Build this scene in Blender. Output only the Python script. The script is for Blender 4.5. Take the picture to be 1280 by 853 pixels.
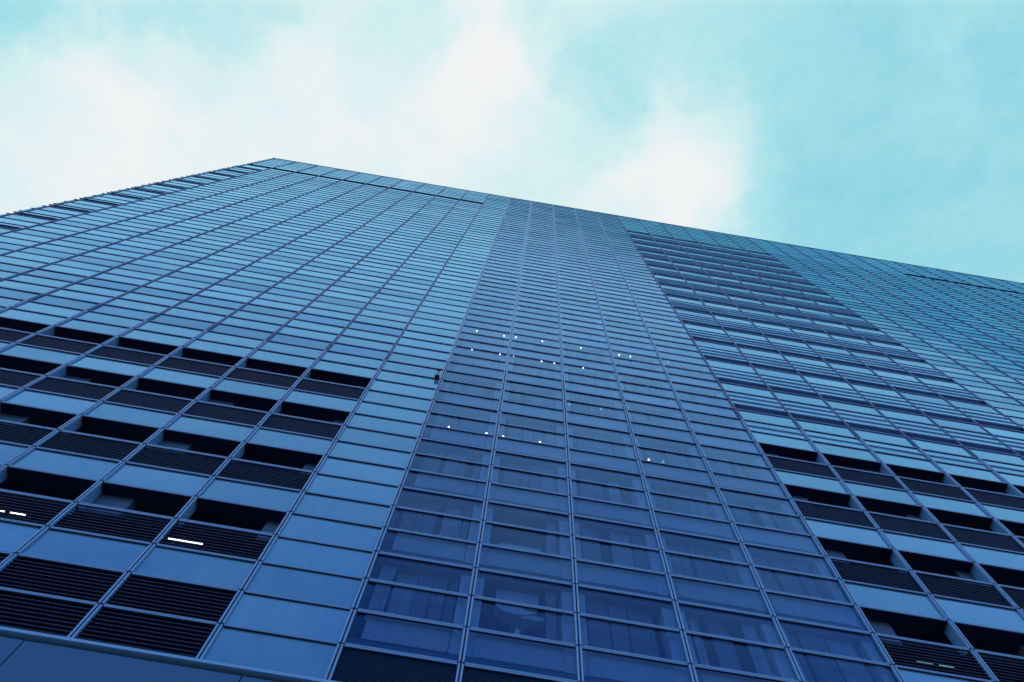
import bpy, math, random
from mathutils import Vector, Matrix

random.seed(7)
S = bpy.context.scene
for o in list(bpy.data.objects):
    bpy.data.objects.remove(o)
COL = S.collection

# ------------------------------------------------------------------ facade grid
W = 3.2                     # bay width
H = 1.4956                  # panel height, three to a storey
DIST = 14.37                # camera to glass line
CAM = Vector((6.21, -DIST, 1.6))
ZROW = 1.6 + 17.657         # height of row line 0
def X(u): return u * W
def Z(r): return ZROW + r * H
U0, U1, TOP = -10.13, 28.13, 68

# ------------------------------------------------------------------ camera
cam = bpy.data.cameras.new('camera')
cam.lens = 36.0 * 1000 / 1280
cam.sensor_width = 36
cam.clip_start = 0.1
cam.clip_end = 20000
camo = bpy.data.objects.new('camera', cam)
COL.objects.link(camo)
def rot(pitch, yaw, roll):
    fw = Vector((0, math.cos(pitch), math.sin(pitch))); up = Vector((0, -math.sin(pitch), math.cos(pitch))); r = Vector((1, 0, 0))
    Rz = Matrix.Rotation(yaw, 3, 'Z')
    fw, up, r = Rz @ fw, Rz @ up, Rz @ r
    r2 = math.cos(roll) * r + math.sin(roll) * up
    u2 = -math.sin(roll) * r + math.cos(roll) * up
    return r2, u2, fw
R_, U_, F_ = rot(1.2765478, -0.0201704, 0.1453476)
m = Matrix((R_, U_, -F_)).transposed().to_4x4()
m.translation = CAM
camo.matrix_world = m
S.camera = camo

# ------------------------------------------------------------------ sky, sun, exposure
SUN_EL, SUN_AZ = math.radians(50), math.radians(10)
world = bpy.data.worlds.new('World')
S.world = world
world.use_nodes = True
nt = world.node_tree
nt.nodes.clear()
class G:
    """tiny helper to write node graphs"""
    def __init__(s, t): s.t = t
    def n(s, typ, **kw):
        x = s.t.nodes.new(typ)
        for k, v in kw.items(): setattr(x, k, v)
        return x
    def put(s, sock, v):
        if hasattr(v, 'is_output'): s.t.links.new(v, sock)
        else: sock.default_value = v
    def math(s, op, a, b=0.0, c=0.0, clamp=False):
        x = s.n('ShaderNodeMath', operation=op, use_clamp=clamp)
        s.put(x.inputs[0], a); s.put(x.inputs[1], b); s.put(x.inputs[2], c)
        return x.outputs[0]
    def vmath(s, op, a, b=(0, 0, 0)):
        x = s.n('ShaderNodeVectorMath', operation=op)
        s.put(x.inputs[0], a); s.put(x.inputs[1], b)
        return x.outputs['Value' if op in ('LENGTH', 'DISTANCE', 'DOT_PRODUCT') else 'Vector']
    def mix(s, f, a, b, typ='MIX'):
        x = s.n('ShaderNodeMix', data_type='RGBA', blend_type=typ)
        s.put(x.inputs[0], f); s.put(x.inputs[6], a); s.put(x.inputs[7], b)
        return x.outputs[2]
    def noise(s, vec, scale, detail=4, rough=0.55, dist=0.0):
        x = s.n('ShaderNodeTexNoise')
        s.put(x.inputs['Vector'], vec); x.inputs['Scale'].default_value = scale
        x.inputs['Detail'].default_value = detail; x.inputs['Roughness'].default_value = rough
        x.inputs['Distortion'].default_value = dist
        return x.outputs['Fac']
    def ss(s, v, a, b, lo=0.0, hi=1.0):
        x = s.n('ShaderNodeMapRange', interpolation_type='SMOOTHSTEP')
        s.put(x.inputs['Value'], v)
        for nme, val in (('From Min', a), ('From Max', b), ('To Min', lo), ('To Max', hi)): x.inputs[nme].default_value = val
        return x.outputs['Result']
g = G(nt)
sky = g.n('ShaderNodeTexSky', sky_type='NISHITA', sun_disc=False, sun_elevation=SUN_EL, sun_rotation=SUN_AZ,
          altitude=50, air_density=1.0, dust_density=1.5, ozone_density=2.0)
tc = g.n('ShaderNodeTexCoord')
d = tc.outputs['Generated']
sep = g.n('ShaderNodeSeparateXYZ'); nt.links.new(d, sep.inputs[0])
zc = g.math('MAXIMUM', sep.outputs['Z'], 0.12)
qx = g.math('DIVIDE', sep.outputs['X'], zc); qy = g.math('DIVIDE', sep.outputs['Y'], zc)
qs = g.math('MULTIPLY_ADD', qx, 0.155, qy)      # runs from the added bright cloud out of view to the thin sheet above
cmb = g.n('ShaderNodeCombineXYZ'); nt.links.new(qx, cmb.inputs[0]); nt.links.new(qy, cmb.inputs[1])
q = cmb.outputs[0]
# wind-warped position on the cloud sheet
wn = g.n('ShaderNodeTexNoise'); nt.links.new(q, wn.inputs['Vector'])
wn.inputs['Scale'].default_value = 5.0; wn.inputs['Detail'].default_value = 8; wn.inputs['Roughness'].default_value = 0.6
wo = g.vmath('SUBTRACT', wn.outputs['Color'], (0.5, 0.5, 0.5))
sc = g.n('ShaderNodeVectorMath', operation='SCALE'); nt.links.new(wo, sc.inputs[0]); sc.inputs['Scale'].default_value = 0.27
qw = g.vmath('ADD', q, sc.outputs[0])
qwf = g.vmath('MULTIPLY', qw, (1, 1, 0))
def blob(cx, cy, r, amp):
    return g.ss(g.vmath('DISTANCE', qwf, (cx, cy, 0)), r, 0.0, 0.0, amp)
tot = g.ss(qx, 0.46, -0.25, 0.16, 0.54)            # hazier towards the left
tot = g.math('ADD', tot, g.ss(qs, -0.10, -0.17, 0.0, 0.60))  # white cloud added out of view for the glass to reflect
for b in ((-0.085, -0.03, 0.12, 0.34), (-0.03, 0.08, 0.22, 0.22), (0.18, 0.06, 0.17, 0.50), (0.15, 0.13, 0.16, 0.25), (-0.55, 0.20, 0.32, 0.16),
          (-0.50, 0.12, 0.10, 0.10), (-0.30, 0.12, 0.25, 0.16), (-0.72, -0.02, 0.22, -0.42), (-0.52, -0.06, 0.22, -0.20), (0.06, -0.045, 0.09, -0.16),
          (0.45, 0.00, 0.25, -0.10), (-0.36, -0.06, 0.08, -0.12)):
    tot = g.math('ADD', tot, blob(*b))
n1 = g.noise(qw, 3.2, 7, 0.58, 0.3)
n2 = g.noise(qw, 9.0, 6, 0.6, 0.2)
tot = g.math('ADD', tot, g.math('MULTIPLY', g.math('SUBTRACT', n1, 0.5), 0.62))
tot = g.math('ADD', tot, g.math('MULTIPLY', g.math('SUBTRACT', n2, 0.5), 0.38), clamp=True)
ramp = g.n('ShaderNodeValToRGB')
nt.links.new(tot, ramp.inputs[0])
el = ramp.color_ramp.elements
el[0].position = 0.0; el[0].color = (0.24, 0.63, 0.76, 1)
el[1].position = 1.0; el[1].color = (0.93, 0.91, 0.90, 1)
for p, c in ((0.28, (0.40, 0.76, 0.82, 1)), (0.55, (0.66, 0.86, 0.88, 1)), (0.78, (0.84, 0.89, 0.90, 1))):
    e = el.new(p); e.color = c
lum = g.ss(qs, -0.105, -0.22, 10.0, 15.0)           # unseen cloud brightened to lift the glass reflections
lc = g.n('ShaderNodeCombineXYZ')
for i in range(3): nt.links.new(lum, lc.inputs[i])
cloud = g.mix(1.0, ramp.outputs[0], lc.outputs[0], 'MULTIPLY')
clear = g.mix(1.0, sky.outputs[0], (2.4, 3.3, 4.6, 1), 'MULTIPLY')
# the cloud sheet thins out behind the camera, away from the sun
cover = g.math('ADD', g.ss(qy, -0.85, -0.22, 0.05, 1.0), g.math('MULTIPLY', g.math('SUBTRACT', n1, 0.5), 0.7), clamp=True)
cover = g.math('MAXIMUM', cover, g.ss(qy, -0.36, -0.18, 0, 1))
cover = g.math('MULTIPLY', cover, g.ss(sep.outputs['Z'], 0.05, 0.3))
bg = g.n('ShaderNodeBackground')
nt.links.new(g.mix(cover, clear, cloud), bg.inputs['Color'])
bg.inputs['Strength'].default_value = 0.1
out = g.n('ShaderNodeOutputWorld'); nt.links.new(bg.outputs[0], out.inputs[0])

sl = bpy.data.lights.new('sun', 'SUN'); sl.energy = 1.2; sl.angle = math.radians(10); sl.color = (1.0, 0.95, 0.88)
so = bpy.data.objects.new('sun', sl); COL.objects.link(so)
sd = Vector((math.sin(SUN_AZ) * math.cos(SUN_EL), math.cos(SUN_AZ) * math.cos(SUN_EL), math.sin(SUN_EL)))
so.rotation_euler = sd.to_track_quat('Z', 'Y').to_euler()
so.location = (0, 60, 200)

S.view_settings.view_transform = 'Standard'
S.view_settings.look = 'None'
S.view_settings.exposure = 0.0
S.view_settings.gamma = 1.0
S.view_settings.use_curve_mapping = False
S.render.engine = 'CYCLES'
S.render.filter_size = 1.8
S.cycles.max_bounces = 8
S.cycles.transparent_max_bounces = 12
S.render.resolution_x, S.render.resolution_y = 1024, 682

# ------------------------------------------------------------------ materials
def new_mat(name):
    mt = bpy.data.materials.new(name); mt.use_nodes = True
    mt.node_tree.nodes.clear()
    gg = G(mt.node_tree)
    o = gg.n('ShaderNodeOutputMaterial')
    return mt, gg, o
def rnd(gg):
    """one random number per pane, whether panes share a mesh or not"""
    geo = gg.n('ShaderNodeNewGeometry'); oi = gg.n('ShaderNodeObjectInfo')
    return gg.math('FRACT', gg.math('ADD', geo.outputs['Random Per Island'], oi.outputs['Random']))
def pos(gg):
    return gg.n('ShaderNodeNewGeometry').outputs['Position']
GLOSS = (0.235, 0.635, 1.0, 1)
def glass_coat(gg, under, ior, rough=0.02, tint=GLOSS, bump=0.0, vary=0.0, graze=(0.30, 0.74, 1.0, 1)):
    gl = gg.n('ShaderNodeBsdfGlossy'); gl.inputs['Color'].default_value = tint; gl.inputs['Roughness'].default_value = rough
    # reflectance after Schlick, the same for light going in and coming out
    ge = gg.n('ShaderNodeNewGeometry')
    cs = gg.math('ABSOLUTE', gg.vmath('DOT_PRODUCT', ge.outputs['Normal'], ge.outputs['Incoming']))
    f0 = ((ior - 1) / (ior + 1)) ** 2
    fr = gg.math('ADD', f0, gg.math('MULTIPLY', 1 - f0, gg.math('POWER', gg.math('SUBTRACT', 1.0, cs, clamp=True), 5.0)), clamp=True)
    if bump:
        b = gg.n('ShaderNodeBump'); b.inputs['Strength'].default_value = bump; b.inputs['Distance'].default_value = 0.02
        gg.put(b.inputs['Height'], gg.noise(pos(gg), 0.9, 2, 0.5))
        gg.t.links.new(b.outputs[0], gl.inputs['Normal'])
    gz = gg.math('POWER', gg.math('SUBTRACT', 1.0, cs, clamp=True), 4.0, clamp=True)
    tcol = gg.mix(gz, tint, graze)
    gg.t.links.new(tcol, gl.inputs['Color'])
    if vary:
        sv = gg.n('ShaderNodeVectorMath', operation='SCALE'); gg.t.links.new(tcol, sv.inputs[0])
        gg.put(sv.inputs['Scale'], gg.math('MULTIPLY_ADD', rnd(gg), 2 * vary, 1 - vary))
        gg.t.links.new(sv.outputs[0], gl.inputs['Color'])
    mx = gg.n('ShaderNodeMixShader')
    gg.t.links.new(fr, mx.inputs[0]); gg.t.links.new(under, mx.inputs[1]); gg.t.links.new(gl.outputs[0], mx.inputs[2])
    return mx.outputs[0]
def m_opaque(name, col, ior=2.35, var=0.10, streak=0.06, tint=GLOSS, rough=0.025):
    mt, gg, o = new_mat(name)
    p = pos(gg)
    st = gg.n('ShaderNodeMapping'); gg.put(st.inputs['Vector'], p); st.inputs['Scale'].default_value = (3.0, 1.0, 0.5)
    k = gg.math('ADD', 1.0, gg.math('MULTIPLY', gg.math('SUBTRACT', rnd(gg), 0.5), 2 * var))
    k = gg.math('ADD', k, gg.math('MULTIPLY', gg.math('SUBTRACT', gg.noise(st.outputs[0], 1.2, 5, 0.6), 0.5), 2.4 * streak))
    k = gg.math('ADD', k, gg.math('MULTIPLY', gg.math('SUBTRACT', gg.noise(p, 0.35, 3, 0.5), 0.5), 0.14))
    vm = gg.n('ShaderNodeVectorMath', operation='SCALE'); vm.inputs[0].default_value = col[:3]; gg.put(vm.inputs['Scale'], k)
    df = gg.n('ShaderNodeBsdfDiffuse'); gg.t.links.new(vm.outputs[0], df.inputs['Color'])
    gg.t.links.new(glass_coat(gg, df.outputs[0], ior, rough, tint, 0.04, 0.06), o.inputs[0])
    return mt
def m_clear(name, trans=(0.65, 0.74, 0.84, 1), ior=1.58):
    mt, gg, o = new_mat(name)
    tr = gg.n('ShaderNodeBsdfTransparent'); tr.inputs['Color'].default_value = trans
    gg.t.links.new(glass_coat(gg, tr.outputs[0], ior, 0.015, (0.245, 0.56, 1.0, 1), 0.04, 0.06, (0.28, 0.67, 1.0, 1)), o.inputs[0])
    return mt
def m_plain(name, col, rough=0.5, spec=0.3, var=0.12, metal=0.0, nscale=2.0):
    mt, gg, o = new_mat(name)
    b = gg.n('ShaderNodeBsdfPrincipled')
    k = gg.math('ADD', 1.0, gg.math('MULTIPLY', gg.math('SUBTRACT', gg.noise(pos(gg), nscale, 5, 0.6), 0.5), 2 * var))
    vm = gg.n('ShaderNodeVectorMath', operation='SCALE'); vm.inputs[0].default_value = col[:3]; gg.put(vm.inputs['Scale'], k)
    gg.t.links.new(vm.outputs[0], b.inputs['Base Color'])
    b.inputs['Roughness'].default_value = rough; b.inputs['Specular IOR Level'].default_value = spec; b.inputs['Metallic'].default_value = metal
    gg.t.links.new(b.outputs[0], o.inputs[0])
    return mt
def m_emit(name, col, s):
    mt, gg, o = new_mat(name)
    e = gg.n('ShaderNodeEmission'); e.inputs[0].default_value = col; e.inputs[1].default_value = s
    gg.t.links.new(e.outputs[0], o.inputs[0])
    return mt
M = {
 'panel':  m_opaque('blue_spandrel_glass', (0.085, 0.172, 0.245), var=0.10, streak=0.13),
 'window': m_opaque('window_glass_over_blind', (0.045, 0.105, 0.21), 2.1, var=0.12, streak=0.18, tint=(0.215, 0.58, 0.95, 1)),
 'clear':  m_clear('clear_blue_glass'),
 'alu':    m_plain('blue_grey_aluminium', (0.105, 0.24, 0.40), 0.45, 0.3, 0.08),
 'dark':   m_plain('dark_gasket', (0.008, 0.010, 0.035), 0.6, 0.2, 0.1),
 'under':  m_plain('transom_aluminium', (0.085, 0.20, 0.34), 0.5, 0.25, 0.08),
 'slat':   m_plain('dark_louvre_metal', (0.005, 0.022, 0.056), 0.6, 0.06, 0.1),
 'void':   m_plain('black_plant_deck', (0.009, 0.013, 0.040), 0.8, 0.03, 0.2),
 'bluebar': m_plain('darker_aluminium', (0.045, 0.105, 0.21), 0.5, 0.2, 0.08),  # darker copy of the bar aluminium, upper rows outside the clear bays
 'pipe': m_plain('grey_pipe', (0.035, 0.05, 0.09), 0.6, 0.1, 0.1),
 'fin': m_plain('pale_fin_aluminium', (0.22, 0.40, 0.60), 0.5, 0.35, 0.08),
 'joint': m_plain('blue_gasket', (0.030, 0.060, 0.14), 0.6, 0.2, 0.1),
 'recess': m_plain('recess_metal', (0.09, 0.17, 0.32), 0.6, 0.2, 0.1),
 'column': m_plain('painted_concrete_column', (0.06, 0.105, 0.175), 0.7, 0.2, 0.1),
 'icol':   m_plain('pale_interior_column', (0.33, 0.38, 0.41), 0.7, 0.2, 0.06),
 'shadow': m_plain('spandrel_back_board', (0.27, 0.31, 0.33), 0.8, 0.1, 0.06),
 'inner':  m_plain('dim_interior_wall', (0.10, 0.13, 0.18), 0.8, 0.1, 0.2),
 'slab':   m_plain('grey_slab', (0.05, 0.075, 0.12), 0.8, 0.1, 0.2),
 'drape':  m_plain('pale_drape_fabric', (0.20, 0.24, 0.27), 0.9, 0.05, 0.1, nscale=5),
 'dimdrape': m_plain('grey_drape_fabric', (0.12, 0.15, 0.18), 0.9, 0.05, 0.15, nscale=5),
 'clad':   m_opaque('podium_metal', (0.040, 0.085, 0.15), 1.5, 0.03, 0.03, (0.4, 0.75, 1, 1), 0.12),
 'body':   m_plain('rear_body', (0.04, 0.09, 0.20), 0.5, 0.4, 0.1),
 'white':  m_plain('white_metal', (0.62, 0.68, 0.74), 0.4, 0.4, 0.05),
 'lamp':   m_emit('lit_lamp', (1.0, 0.97, 0.95, 1), 8.0),
 'green':  m_emit('lit_green_lamp', (0.25, 0.85, 0.85, 1), 0.9),
 'tube':   m_emit('lit_tube', (0.95, 1.0, 0.95, 1), 4.0),
 'dimtube': m_emit('dim_tube', (0.30, 0.70, 0.72, 1), 0.6),
 'black':  m_plain('black_fixture', (0.010, 0.011, 0.020), 0.4, 0.4, 0.1),
 'asphalt': m_plain('asphalt', (0.05, 0.05, 0.052), 0.9, 0.2, 0.25, nscale=8),
 'paving': m_plain('bounce_paving', (0.42, 0.42, 0.41), 0.8, 0.2, 0.15),
}

# ------------------------------------------------------------------ mesh helper
class MB:
    def __init__(s): s.v = []; s.f = []; s.m = []
    def face(s, pts, mi=0):
        b = len(s.v); s.v += pts; s.f.append(tuple(range(b, b + len(pts)))); s.m.append(mi)
    def box(s, x0, x1, y0, y1, z0, z1, mi=0, dy=None):
        b = len(s.v)
        j = dy or (0, 0, 0, 0)     # small out-of-plane offset of the four front corners
        s.v += [(x0, y0 + j[0], z0), (x1, y0 + j[1], z0), (x1, y1, z0), (x0, y1, z0),
                (x0, y0 + j[2], z1), (x1, y0 + j[3], z1), (x1, y1, z1), (x0, y1, z1)]
        for q_ in ((0, 3, 2, 1), (4, 5, 6, 7), (0, 1, 5, 4), (1, 2, 6, 5), (2, 3, 7, 6), (3, 0, 4, 7)):
            s.f.append(tuple(b + i for i in q_)); s.m.append(mi)
    def cyl(s, c, axis, r0, r1, L, n=16, mi=0):
        a = Vector(axis).normalized(); t = a.orthogonal().normalized(); w = a.cross(t); c = Vector(c)
        b = len(s.v)
        for r, e in ((r0, 0), (r1, L)):
            for i in range(n):
                th = 2 * math.pi * i / n
                s.v.append(tuple(c + a * e + (t * math.cos(th) + w * math.sin(th)) * r))
        for i in range(n):
            k = (i + 1) % n
            s.f.append((b + i, b + k, b + n + k, b + n + i)); s.m.append(mi)
        s.f.append(tuple(b + i for i in reversed(range(n)))); s.m.append(mi)
        s.f.append(tuple(b + n + i for i in range(n))); s.m.append(mi)
    def join(s, o):
        b = len(s.v); s.v += o.v
        s.f += [tuple(b + i for i in f) for f in o.f]; s.m += o.m
    def build(s, name, mats, parent=None, origin=None):
        o_ = Vector(origin) if origin else Vector((0, 0, 0))
        me = bpy.data.meshes.new(name)
        me.from_pydata([tuple(Vector(p) - o_) for p in s.v], [], s.f)
        if not isinstance(mats, (list, tuple)): mats = [mats]
        for mt in mats: me.materials.append(mt)
        me.polygons.foreach_set('material_index', s.m)
        me.update()
        o = bpy.data.objects.new(name, me); COL.objects.link(o)
        o.location = o_
        if parent:
            o.parent = parent
            o.matrix_parent_inverse = Matrix.Translation(-parent.location)
        return o
def empty(name, loc):
    o = bpy.data.objects.new(name, None); COL.objects.link(o); o.location = loc; return o
def tag(o, label=None, cat=None, group=None, kind=None):
    if label: o['label'] = label
    if cat: o['category'] = cat
    if group: o['group'] = group
    if kind: o['kind'] = kind
    return o

# what the photograph's frame sees of a point: used only to decide which repeats become objects of their own
def px(p):
    v = Vector(p) - CAM; dd = v.dot(F_)
    return (640 + 1000 * v.dot(R_) / dd, 426.5 - 1000 * v.dot(U_) / dd) if dd > 0 else (9e9, 9e9)
def area(u0, u1, r0, r1):
    c = [px((X(a), 0, Z(b))) for a, b in ((u0, r0), (u1, r0), (u1, r1), (u0, r1))]
    cx = sum(p[0] for p in c) / 4; cy = sum(p[1] for p in c) / 4
    A = abs(sum(c[i][0] * c[(i + 1) % 4][1] - c[(i + 1) % 4][0] * c[i][1] for i in range(4))) / 2
    inside = sum(0 < p[0] < 1280 and 0 < p[1] < 853 for p in c + [(cx, cy)])
    return A * inside / 5
def ray(pxx, pyy, depth):
    """point behind the glass line on the line of sight (used to work out where lamps hang)"""
    dv = F_ + R_ * ((pxx - 640) / 1000) - U_ * ((pyy - 426.5) / 1000)
    return CAM + dv * ((DIST + depth) / dv.y)

# ------------------------------------------------------------------ ground
gm = MB(); gm.box(-6000, 6000, -6000, 6000, -0.5, 0)
tag(gm.build('ground', M['asphalt']), kind='structure')
gm = MB(); gm.box(X(-40), X(60), -130, 80, 0.0, 0.13)
tag(gm.build('bounce_pavement', M['paving']), kind='structure')  # unseen paving, made pale and wide to bounce light up the facade

# ------------------------------------------------------------------ the tower
T = tag(empty('glass_tower', (X(9), 20, 0.13)), 'towering blue glass office block seen from its foot, with dark open louvred floors', 'skyscraper')

panels, windows, panes, louvres = [], [], [], []     # (score, MB)
PG = 0.035                  # half joint at mullion
def pane(store, u0, u1, r0, r1, kind='panel', zlo=0.03, zhi=0.03):
    mb = MB()
    j = [random.uniform(-0.007, 0.007) for _ in range(4)]
    mb.box(X(u0) + PG, X(u1) - PG, 0.0, 0.03, Z(r0) + zlo, Z(r1) - zhi, 0, j)
    store.append((area(u0, u1, r0, r1), mb, ((X(u0) + X(u1)) / 2, 0.0, Z(r0))))
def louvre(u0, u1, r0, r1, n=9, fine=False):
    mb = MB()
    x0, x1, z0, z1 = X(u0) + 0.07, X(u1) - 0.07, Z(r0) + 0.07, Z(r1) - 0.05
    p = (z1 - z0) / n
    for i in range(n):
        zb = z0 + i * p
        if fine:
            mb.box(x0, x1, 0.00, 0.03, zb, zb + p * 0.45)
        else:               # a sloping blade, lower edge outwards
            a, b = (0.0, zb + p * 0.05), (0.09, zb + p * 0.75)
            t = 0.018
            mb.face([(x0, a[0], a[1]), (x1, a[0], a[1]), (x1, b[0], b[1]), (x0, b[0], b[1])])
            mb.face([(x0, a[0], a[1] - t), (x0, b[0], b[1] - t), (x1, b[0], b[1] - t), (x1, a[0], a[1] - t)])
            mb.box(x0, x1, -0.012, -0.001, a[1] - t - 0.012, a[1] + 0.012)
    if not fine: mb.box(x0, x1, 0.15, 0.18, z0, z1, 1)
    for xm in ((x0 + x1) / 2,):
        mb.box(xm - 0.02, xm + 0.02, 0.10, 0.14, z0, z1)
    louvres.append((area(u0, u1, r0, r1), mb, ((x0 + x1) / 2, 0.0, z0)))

SLOTS = (3, 6, 9, 12)
decks = []                  # open plant decks: (u0,u1,r0,r1)
dark_bands = []             # recessed dark bands: (u0,u1,r0,r1)
fins = []                   # sunshade fins: (u0,u1,r)
strips_rows = []
# --- left field
for k in range(-10, 0):
    for r in range(-1, TOP):
        u0 = U0 if k == -10 else k
        if r < 13:
            if r in (-1, 0): louvre(u0, k + 1, r, r + 1, 9)
            elif r in (2, 5, 8, 11): louvre(u0, k + 1, r, r + 1, 9 if r < 4 else 12 if r < 8 else 16)
            elif r in SLOTS: pass
            else: pane(panels, u0, k + 1, r, r + 1)
        elif k == -10 and r < 60: pass
        elif r == 60:
            dark_bands.append((u0, k + 1, 59.95, 60.95)); pane(panels, u0, k + 1, 60.95, 61)
        else:
            pane(windows if (r % 3 == 0 and r < 60) else panels, u0, k + 1, r, r + 1)
LEFTX = []                  # extra transom levels in the corner bay
for n in range(4, 20):
    r = 3 * n + 1
    if r >= 58: break
    a = r + 0.4
    if r == 13: a = 13.0
    for lo, hi in ((a, r + 1.4), (r + 1.4, r + 2.4)) if r > 13 else ((13, 14.4), (14.4, 15.4)):
        pane(panels, U0, -9, lo, hi); LEFTX.append(lo)
    b0 = r + 1.4 + (1.0 if r > 13 else 1.0)
    dark_bands.append((U0, -9, b0, b0 + 0.55))
    pane(panels, U0, -9, b0 + 0.55, b0 + 1.0); LEFTX += [b0, b0 + 0.55]
pane(panels, U0, -9, 58.4, 59.95); LEFTX.append(58.4)
# --- blank stack
for r in range(-1, TOP): pane(panels, 0, 1, r, r + 1)
# --- clear glazed stack
grilles = []
for k in range(1, 6):
    for r in range(-1, TOP):
        if r == -1:
            louvre(k, k + 1, r, r + 1, 26, True)
        else: pane(panes, k, k + 1, r, r + 1)
# --- right finned field
for k in range(6, 12):
    for r in range(-1, 16):
        if r in (-1, 0): louvre(k, k + 1, r, r + 1, 8)
        elif r in (2, 5, 8, 11): louvre(k, k + 1, r, r + 1, 9 if r < 4 else 12 if r < 8 else 16)
        elif r in SLOTS: pass
        elif r == 14:
            pane(panels, k, k + 1, 14, 14.5); pane(panels, k, k + 1, 14.5, 15)
        else: pane(panels, k, k + 1, r, r + 1)
    for n in range(5, 19):
        b = 3 * n + 1
        dark_bands.append((k, k + 1, b, b + 0.6))
        if b >= 57: break
        for i in range(3): pane(panels, k, k + 1, b + 0.6 + i * 0.467, b + 0.6 + (i + 1) * 0.467)
        pane(windows if random.random() < 0.3 else panels, k, k + 1, b + 2, b + 3)
FINR = [14.5]
for n in range(5, 19):
    b = 3 * n + 1
    if b >= 58.5: break
    if b < 57: FINR += [b + 0.6, b + 1.067, b + 1.533]
    else: FINR += [b + 0.6]
b = 58
for k in range(6, 12):
    pane(panels, k, k + 1, b - 0.4 if False else 58.6, 59)
    for r in range(59, TOP): pane(panels, k, k + 1, r, r + 1)
# --- mirrored fields on the right
for k in range(12, 28):
    for r in range(-1, TOP):
        u1 = U1 if k == 27 else k + 1
        if k >= 18 and r == 60:
            dark_bands.append((k, u1, 59.95, 60.95)); pane(panels, k, u1, 60.95, 61)
        elif r < 13 and k >= 18 and r in (2, 5, 8, 11): louvre(k, u1, r, r + 1)
        elif r < 13 and k >= 18 and r in SLOTS: pass
        else:
            pane(windows if (k < 17 and r % 3) or (k >= 18 and r % 3 == 0 and 13 < r < 60) else panels, k, u1, r, r + 1)

def emit(name, store, mats, most):
    """the panes that show largest are parts of their own, the rest one part"""
    store.sort(key=lambda e: -e[0])
    for sc_, mb, org in store[:most]: mb.build(name, mats, T, org)
    rest = MB()
    for sc_, mb, org in store[most:]: rest.join(mb)
    if rest.v: tag(rest.build(name, mats, T), kind='stuff')
emit('spandrel_panel', panels, M['panel'], 99)
emit('window', windows, M['window'], 99)
emit('window_pane', panes, M['clear'], 99)
emit('louvre_panel', louvres, [M['slat'], M['void']], 99)

# --- transoms: one part to a row, thin on blank fields, deep where the floors open
def transom_bits(mb, u0, u1, z, face, proj, gasket=True):
    k = math.floor(u0 + 1e-6)
    while k < u1 - 1e-6:
        a, b_ = max(u0, k), min(u1, k + 1)
        xa = X(a) + (0.105 if a == k else 0); xb = X(b_) - (0.105 if b_ == k + 1 else 0)
        if a == U0: xa = X(U0) - 0.015
        hf = face / 2
        mb.box(xa, xb, -proj, -0.002, z - hf, z - hf * 0.12, 0)
        mb.box(xa, xb, -proj * 0.86, -0.002, z - hf * 0.12, z + hf * 0.12, 1)
        mb.box(xa, xb, -proj, -0.002, z + hf * 0.12, z + hf, 0)
        if gasket: mb.box(xa, xb, -proj * 0.8, 0.0, z - hf - 0.025, z - hf, 1)    # dark gasket under the bar
        k += 1
for r in range(0, TOP + 1):
    mb = MB(); z = Z(r)
    pj = 0.052 if r < 20 else 0.04 if r < 60 else 0.028
    mts = [M['under'], M['dark'] if r < 16 else M['joint']]
    gk = r < 60
    if r >= 13 and r < 60 and r not in (13, 60): transom_bits(mb, -9, 0, z, 0.09, pj, gk)
    elif r <= 13 : transom_bits(mb, U0, 0, z, 0.13 if r in (3, 6, 9, 12) else 0.10, pj, gk)
    else: transom_bits(mb, U0, 0, z, 0.09, pj, gk)
    transom_bits(mb, 0, 1, z, 0.07, max(pj, 0.04), True)
    transom_bits(mb, 1, 6, z, 0.13 if r < 8 else 0.10, max(pj, 0.04), True)
    mb.build('transom', mts, T, (X(3), 0, z)); mb = MB()
    if r <= 14 or r >= 58: transom_bits(mb, 6, 12, z, 0.12 if r in (3, 6, 9, 12) else 0.09, max(pj, 0.04), True)
    elif r % 3 != 2: transom_bits(mb, 6, 12, z, 0.09, pj, gk)
    if mb.v: mb.build('transom', mts, T, (X(9), 0, z))
    mb = MB(); transom_bits(mb, 12, U1, z, 0.08, pj, gk)
    mb.build('transom', mts, T, (X(20), 0, z))
for r in sorted(set(LEFTX)):
    mb = MB(); transom_bits(mb, U0, -9, Z(r), 0.08, 0.04); mb.build('transom', [M['under'], M['dark']], T, (X(-9.5), 0, Z(r)))
for r in FINR:
    mb = MB(); transom_bits(mb, 6, 12, Z(r), 0.07, 0.065, False); mb.build('sunshade_fin', [M['fin'], M['dark']], T, (X(9), 0, Z(r)))

# --- mullions: a pair of slim bars with a dark joint between, broken at every row
for k in list(range(-10, 29)):
    mb = MB(); x = X(k)
    mb.box(x - 0.028, x + 0.028, -0.04, 0.03, Z(-1), Z(TOP), 1)
    rows = list(range(-1, TOP + 1))
    for r in rows[:-1]:
        for s_ in (-1, 1):
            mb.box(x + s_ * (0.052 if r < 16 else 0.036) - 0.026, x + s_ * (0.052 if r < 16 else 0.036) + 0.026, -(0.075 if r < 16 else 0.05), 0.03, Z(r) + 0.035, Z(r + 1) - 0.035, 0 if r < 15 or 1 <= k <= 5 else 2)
    if k <= 0 or 6 <= k <= 12 or k >= 18:           # deep fin behind the bar where the floors are open
        for r in SLOTS:
            mb.box(x - 0.05, x + 0.05, 0.031, 0.42, Z(r) + 0.07, Z(r + 1) - 0.02, 0)
    mb.build('mullion', [M['alu'], M['dark'], M['bluebar']], T, (x, 0, Z(-1)))

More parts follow.
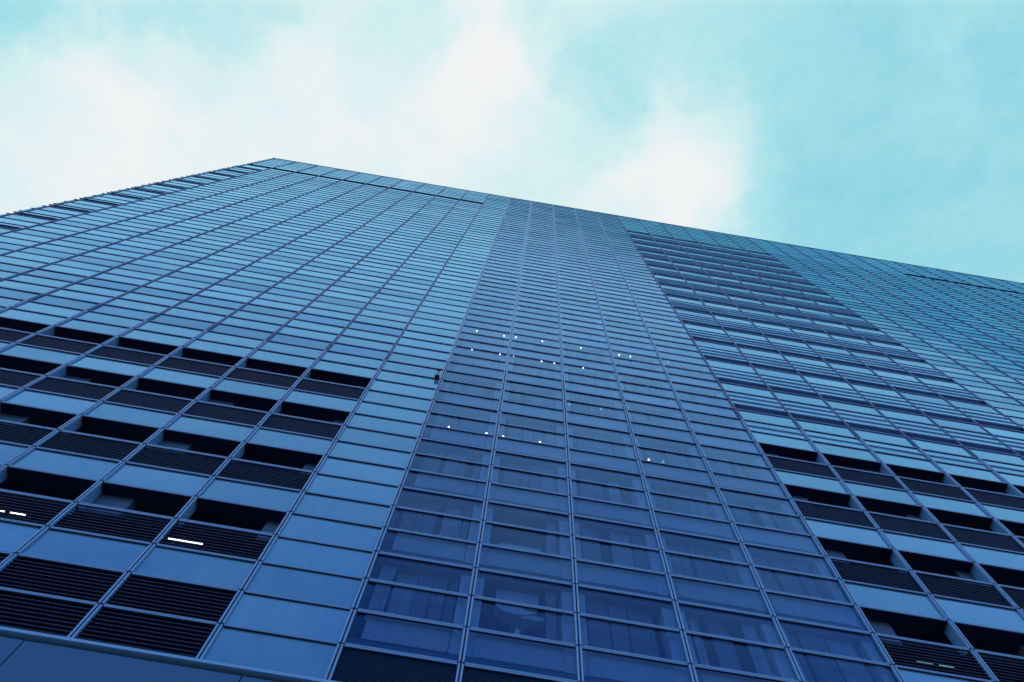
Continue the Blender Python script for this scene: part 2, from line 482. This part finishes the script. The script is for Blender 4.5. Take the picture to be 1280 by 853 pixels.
# --- recessed dark bands
def recess(mb, u0, u1, z0, z1, dep):
    x0, x1 = X(u0), X(u1)
    mb.box(x0, x1, dep, dep + 0.03, z0 - 0.05, z1 + 0.05)
    mb.box(x0, x1, 0.031, dep - 0.002, z1, z1 + 0.03)
    mb.box(x0, x1, 0.031, dep - 0.002, z0 - 0.03, z0)
rowsd = {}
for u0, u1, r0, r1 in dark_bands: rowsd.setdefault((r0, r1, u0 < 1, u0 >= 12), []).append((u0, u1))
for (r0, r1, *_), us in rowsd.items():
    mb = MB()
    a, b_ = min(u[0] for u in us), max(u[1] for u in us)
    recess(mb, a, b_, Z(r0), Z(r1), 0.45 if r0 < 59 else 0.8)
    mb.build('recessed_band', M['void'] if r0 > 59 else M['recess'], T, (X(a), 0, Z(r0)))

# --- open plant decks behind louvre and slot
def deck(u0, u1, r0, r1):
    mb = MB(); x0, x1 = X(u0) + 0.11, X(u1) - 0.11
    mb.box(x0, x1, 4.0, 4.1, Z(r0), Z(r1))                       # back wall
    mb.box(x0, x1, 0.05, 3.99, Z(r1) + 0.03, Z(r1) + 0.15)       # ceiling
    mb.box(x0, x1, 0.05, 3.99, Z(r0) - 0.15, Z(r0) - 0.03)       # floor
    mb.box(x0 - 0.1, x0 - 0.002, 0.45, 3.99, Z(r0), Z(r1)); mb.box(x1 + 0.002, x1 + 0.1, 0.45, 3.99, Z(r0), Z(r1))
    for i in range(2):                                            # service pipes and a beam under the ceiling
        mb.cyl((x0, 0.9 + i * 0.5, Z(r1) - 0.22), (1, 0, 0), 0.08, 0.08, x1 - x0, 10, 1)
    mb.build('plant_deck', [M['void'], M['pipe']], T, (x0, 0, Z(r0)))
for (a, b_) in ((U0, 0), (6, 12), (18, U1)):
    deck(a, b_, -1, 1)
    for r in (2, 5, 8, 11): deck(a, b_, r, r + 2)
COLS = [(X(k) - 0.3, X(k) + 1.15) for k in (-8, -6, -4, -2)] + [(X(0) - 0.75, X(0) - 0.13), (X(6) + 0.13, X(6) + 1.3), (X(8) - 0.6, X(8) + 0.3), (X(10) - 0.6, X(10) + 0.3)]
for xa, xb in COLS:
    for r in SLOTS:
        mb = MB(); mb.box(xa, xb, 0.46, 1.5, Z(r) - 0.02, Z(r + 1) + 0.02)
        mb.build('deck_column', M['column'], T, (xa, 0.46, Z(r)))

# --- storeys behind the clear glass
for n in range(-1, 23):
    r = 3 * n
    if r > 66: break
    mb = MB()
    z0, z1 = Z(max(r, -1)), Z(r + 1)
    mb.box(X(1) + 0.12, X(6) - 0.12, 0.19, 4.6, z0 - 0.10, z0 + 0.62, 0)       # slab
    mb.build('floor_slab', M['slab'], T, (X(3.5), 0.5, z0))
    for k in range(1, 6):
        mb = MB(); xa, xb = X(k) + (0.30 if k > 1 else 0.42), X(k + 1) - 0.42
        if r >= 0 and r < 46:
            mb.box(xa, xb, 0.14, 0.17, z0 + 0.58, z1 + 0.22, 0)
            mb.build('spandrel_board', M['shadow'], T, (xa, 0.14, z0))
mb = MB()
mb.box(X(1), X(6), 4.61, 4.7, Z(-3), Z(TOP)); mb.box(X(1) - 0.02, X(1) + 0.03, 0.05, 4.6, Z(-3), Z(TOP)); mb.box(X(6) - 0.03, X(6) + 0.02, 0.05, 4.6, Z(-3), Z(TOP))
mb.build('interior_wall', M['inner'], T, (X(3.5), 4.6, Z(-3)))
for k in (2, 3, 4, 5):
    mb = MB(); mb.box(X(k) - 0.40, X(k) + 0.34, 0.20, 0.75, Z(-3), Z(TOP) - 0.1)
    mb.build('interior_column', M['icol'], T, (X(k), 0.4, Z(-3)))
mb = MB(); mb.box(X(6) - 0.38, X(6) - 0.04, 0.20, 0.75, Z(-3), Z(TOP) - 0.1); mb.build('interior_column', M['icol'], T, (X(6), 0.4, Z(-3)))

# --- solid body, roof edge, podium cladding
mb = MB()
mb.box(X(U0) + 0.06, X(U1) - 0.06, 4.8, 42, 0.13, Z(TOP) - 0.5)
mb.box(X(U0) + 0.06, X(U0) + 0.09, 0.06, 4.79, 0.13, Z(TOP) - 0.5); mb.box(X(U1) - 0.09, X(U1) - 0.06, 0.06, 4.79, 0.13, Z(TOP) - 0.5)
mb.box(X(U0) + 0.06, X(U1) - 0.06, 0.05, 42, Z(TOP) - 0.45, Z(TOP) - 0.1)
mb.build('tower_body', M['body'], T, (X(9), 20, 0.13))
mb = MB(); mb.box(X(U0), X(U1), -0.06, 0.6, Z(TOP) + 0.06, Z(TOP) + 0.14); mb.build('parapet_cap', M['under'], T, (X(9), 0, Z(TOP)))
PY = -0.30                  # face of the podium cladding
sc_ = (DIST + PY) / DIST
ztop = 1.6 + (Z(-0.97) - 1.6) * sc_
mb = MB()
mb.box(X(-12), X(30), PY - 0.07, 0.02, ztop - 0.04, ztop + 0.06, 0)
mb.box(X(-12), X(30), PY + 0.16, 0.02, ztop - 0.30, ztop - 0.042, 1)
mb.build('podium_ledge', [M['alu'], M['dark']], T, (X(9), PY, ztop))
xs = [CAM.x + (X(-1.30 + 1.67 * i) - CAM.x) * sc_ for i in range(-6, 19)]
for a, b_ in zip(xs[:-1], xs[1:]):
    for z0, z1 in ((ztop - 4.0, ztop - 0.20), (ztop - 8.0, ztop - 4.03), (ztop - 12.5, ztop - 8.03), (0.13, ztop - 12.53)):
        mb = MB(); mb.box(a + 0.018, b_ - 0.018, PY, PY + 0.05, z0, z1); mb.build('cladding_panel', M['clad'], T, ((a + b_) / 2, PY, z0))
mb = MB(); mb.box(xs[0], xs[-1], PY + 0.06, PY + 0.15, 0.13, ztop - 0.31); mb.build('cladding_backing', M['dark'], T, (X(9), PY, 0.13))

# ------------------------------------------------------------------ drapes behind the clear glass
ORD = ['first', 'second', 'third', 'fourth', 'fifth', 'sixth', 'seventh', 'eighth', 'ninth']
def drape(x0, x1, z0, z1, y, mb, n=None, mi=0):
    n = n or max(6, int((x1 - x0) / 0.045)); ph = random.uniform(0, 6); f1 = random.uniform(0.5, 1.3); f2 = random.uniform(0.2, 0.5)
    b = len(mb.v)
    for i in range(n + 1):
        x = x0 + (x1 - x0) * i / n
        yy = y + 0.03 * math.sin(i * f1 + ph) + 0.035 * math.sin(i * f2 + 2 * ph) + random.uniform(-0.012, 0.012)
        mb.v.append((x, yy, z0 + 0.01 * math.sin(i * .7))); mb.v.append((x + 0.03 * math.sin(i * .9 + ph), max(0.25, yy * 0.5 + y * 0.5), z1))
    for i in range(n):
        mb.f.append((b + 2 * i, b + 2 * i + 2, b + 2 * i + 3, b + 2 * i + 1)); mb.m.append(mi)
for fl in range(0, 8):
    for k in range(1, 6):
        z0, z1 = Z(3 * fl + 1) + 0.06, Z(3 * fl + 3) - 0.08
        mb = MB(); xa, xb = X(k) + (0.42 if k > 1 else 0.2), X(k + 1) - 0.46
        x = xa + random.uniform(0, 0.25)
        while x < xb - 0.15:
            w_ = random.uniform(0.25, 0.9)
            if k == 2 and fl < 2 and x + w_ > X(2.2) and x < X(2.72):      # left open in front of what stands there
                if x < X(2.1): w_ = X(2.2) - x
                else: x = X(2.73); w_ = min(w_, 0.4)
            if x > xb - 0.15: break
            drape(x, min(xb, x + w_), z0, z1, random.uniform(0.32, 0.5), mb, None, 1 if random.random() < 0.65 else 0)
            x += w_ + random.choice((0.02, 0.05, 0.05, 0.3)) * random.uniform(0.6, 1.4)
        o = mb.build('drape', [M['drape'], M['dimdrape']], None, ((xa + xb) / 2, 0.9, z0))
        tag(o, 'streaky drapes, %s clear bay from the blank panels, %s storey above the fine grilles' % (ORD[k - 1], ORD[fl]),
            'drape', 'drapes in the clear glazed stack')

# ------------------------------------------------------------------ things seen through the clear glass
t = tag(empty('ventilation_unit', (X(2.48), 0.62, Z(2.55))), 'pale rounded ventilation unit hanging behind the second clear bay near the bottom', 'ventilation unit')
mb = MB()
xa, xb, zt, zb = X(2.24), X(2.66), Z(2.98), Z(2.25)
mb.box(xa, xb, 0.5, 0.95, Z(2.45), zt)
n = 10
for i in range(n):           # rounded belly
    a0, a1 = math.pi * i / n, math.pi * (i + 1) / n
    c = (xa + xb) / 2; hw = (xb - xa) / 2
    p0 = (c - hw * math.cos(a0), Z(2.45) - 0.42 * math.sin(a0)); p1 = (c - hw * math.cos(a1), Z(2.45) - 0.42 * math.sin(a1))
    mb.face([(p0[0], 0.5, p0[1]), (p0[0], 0.95, p0[1]), (p1[0], 0.95, p1[1]), (p1[0], 0.5, p1[1])])
    mb.face([(p0[0], 0.5, p0[1]), (p1[0], 0.5, p1[1]), (c, 0.5, Z(2.45))])
mb.build('casing', M['icol'], t)
mb = MB(); mb.box(X(2.52), X(2.64), 0.46, 0.498, Z(2.35), Z(2.58)); mb.box(X(2.535), X(2.565), 0.45, 0.459, Z(2.39), Z(2.54), 1); mb.build('control_box', [M['shadow'], M['inner']], t)
mb = MB(); mb.box(X(2.50), X(2.72), 0.55, 0.9, Z(2.12), Z(2.24)); mb.build('outlet_duct', M['icol'], t)
t = tag(empty('pendant_lamp', (X(2.47), 0.6, Z(1.6))), 'small pale disc shaped pendant below the ventilation unit behind clear glass', 'lamp')
mb = MB(); mb.cyl((X(2.47), 0.65, Z(1.78)), (0, 0, 1), 0.24, 0.16, 0.08); mb.build('lamp_shade', M['icol'], t)
mb = MB(); mb.cyl((X(2.47), 0.65, Z(1.60)), (0, 0, 1), 0.05, 0.09, 0.26); mb.build('bulb_holder', M['white'], t)
mb = MB(); mb.cyl((X(2.47), 0.65, Z(1.84)), (0, 0, 1), 0.015, 0.015, 1.6, 8); mb.build('stem', M['inner'], t)
t = tag(empty('portal_frame', (X(2.46), 0.6, Z(4.05))), 'pale upright frame with a broad head standing behind the second clear bay', 'frame')
mb = MB(); mb.box(X(2.22), X(2.68), 0.5, 0.56, Z(4.55), Z(4.78)); mb.build('head', M['icol'], t)
for xx in (X(2.22), X(2.655)):
    mb = MB(); mb.box(xx, xx + 0.09, 0.5, 0.56, Z(4.03), Z(4.549)); mb.build('jamb', M['icol'], t)

# ------------------------------------------------------------------ lit lamps behind the glass
def downlight(pxx, pyy, depth, label, group, mat, r=0.055):
    p = ray(pxx, pyy, depth)
    t = tag(empty('downlight', p), label, 'downlight', group)
    mb = MB(); mb.cyl(p, (0, 0, 1), r, r, 0.02, 14); mb.build('lens', mat, t)
    mb = MB(); mb.cyl((p.x, p.y, p.z + 0.021), (0, 0, 1), r * 1.25, r * 1.1, 0.10, 14); mb.build('housing', M['white'], t)
BAY = {1: 'first', 2: 'second', 3: 'third', 4: 'fourth', 5: 'fifth'}
upper = [(596, 414), (630, 420), (645, 422), (678, 427), (726, 435), (774, 444), (788, 446)]
mid = [(590, 437), (625, 443), (642, 445), (677, 452), (693, 454), (729, 460)]
low = [(561, 534), (608, 542), (629, 546), (675, 553), (811, 575)]
for nm, lst, dep, rad in (('topmost', upper, 0.10, 0.040), ('middle', mid, 0.10, 0.040), ('lowest', low, 0.2, 0.038)):
    for i, (a, b_) in enumerate(lst):
        downlight(a, b_, dep, 'white lit spot, %s from the left in the %s row behind clear glass' % (ORD[i], nm), 'lit downlights behind the clear glass', M['lamp'], rad)
for i, (a, b_, lb) in enumerate(((712, 506, 'brighter of the two close together below the middle row'), (751, 512, 'fainter of the two close together below the middle row'),
                  (829, 578, 'beside the last white spot of the lowest row'), (835, 453, 'in the fifth bay beyond the topmost row'),
                  (810, 483, 'in the fourth bay between topmost and lowest rows'), (740, 461, 'beside the last white spot of the middle row'))):
    downlight(a, b_, 0.10, 'faint green lit spot, ' + lb, 'faint green lights behind the clear glass', M['green'], 0.055)

# fluorescent tubes just behind the louvres
def tube(p0, p1, label, mat, rad=0.015):
    a, b_ = ray(p0[0], p0[1], 0.118), ray(p1[0], p1[1], 0.118)
    el_ = (a.z - CAM.z) / math.hypot(a.x - CAM.x, a.y - CAM.y)
    a.z = b_.z = Z(2) + 0.46 + 0.118 * (a.z - CAM.z) / (a.y - CAM.y); b_.y = a.y      # in the gap between two blades
    t = tag(empty('fluorescent_tube', (a + b_) / 2), label, 'tube light', 'lit tubes behind the louvres')
    mb = MB(); mb.cyl(a, b_ - a, rad, rad, (b_ - a).length, 10); mb.build('tube', mat, t)
    for e, sgn in ((a, -1), (b_, 1)):
        mb = MB(); mb.cyl(e, (sgn, 0, 0), rad * 1.05, rad * 1.05, 0.05, 10); mb.build('end_cap', M['white'], t)
tube((212, 671.5), (255, 678.2), 'single long white tube light glowing through louvres next to the blank panels', M['tube'])
tube((-12, 632.5), (11, 636), 'white tube light cut by the photo edge behind louvres, left of a pair', M['tube'])
tube((18, 637), (37, 640), 'white tube light behind louvres, right one of the left pair', M['tube'])
tube((1145, 826), (1166, 829.2), 'dim green tube light behind the right louvres, fainter of its pair', M['dimtube'], 0.009)
tube((1173, 830.5), (1191, 833.2), 'green tube light behind the right louvres, brighter of its pair', M['dimtube'], 0.013)

# ------------------------------------------------------------------ dark camera on its bracket
bx, bz = X(0.925), Z(14) - 0.02
t = tag(empty('security_camera', (bx, -0.1, bz)), 'small black camera on an upright bracket fixed to the blank panels by the clear glass', 'camera')
mb = MB(); mb.box(bx - 0.11, bx + 0.11, -0.26, -0.06, bz - 0.08, bz + 0.08); mb.build('bracket', M['black'], t)
mb = MB(); mb.cyl((bx, -0.22, bz + 0.10), (0, 0, 1), 0.05, 0.045, 0.62, 10); mb.build('arm', M['black'], t)
mb = MB(); mb.cyl((bx - 0.12, -0.24, bz + 0.78), (1, -0.2, -0.1), 0.07, 0.055, 0.26, 12); mb.build('camera_head', M['black'], t)
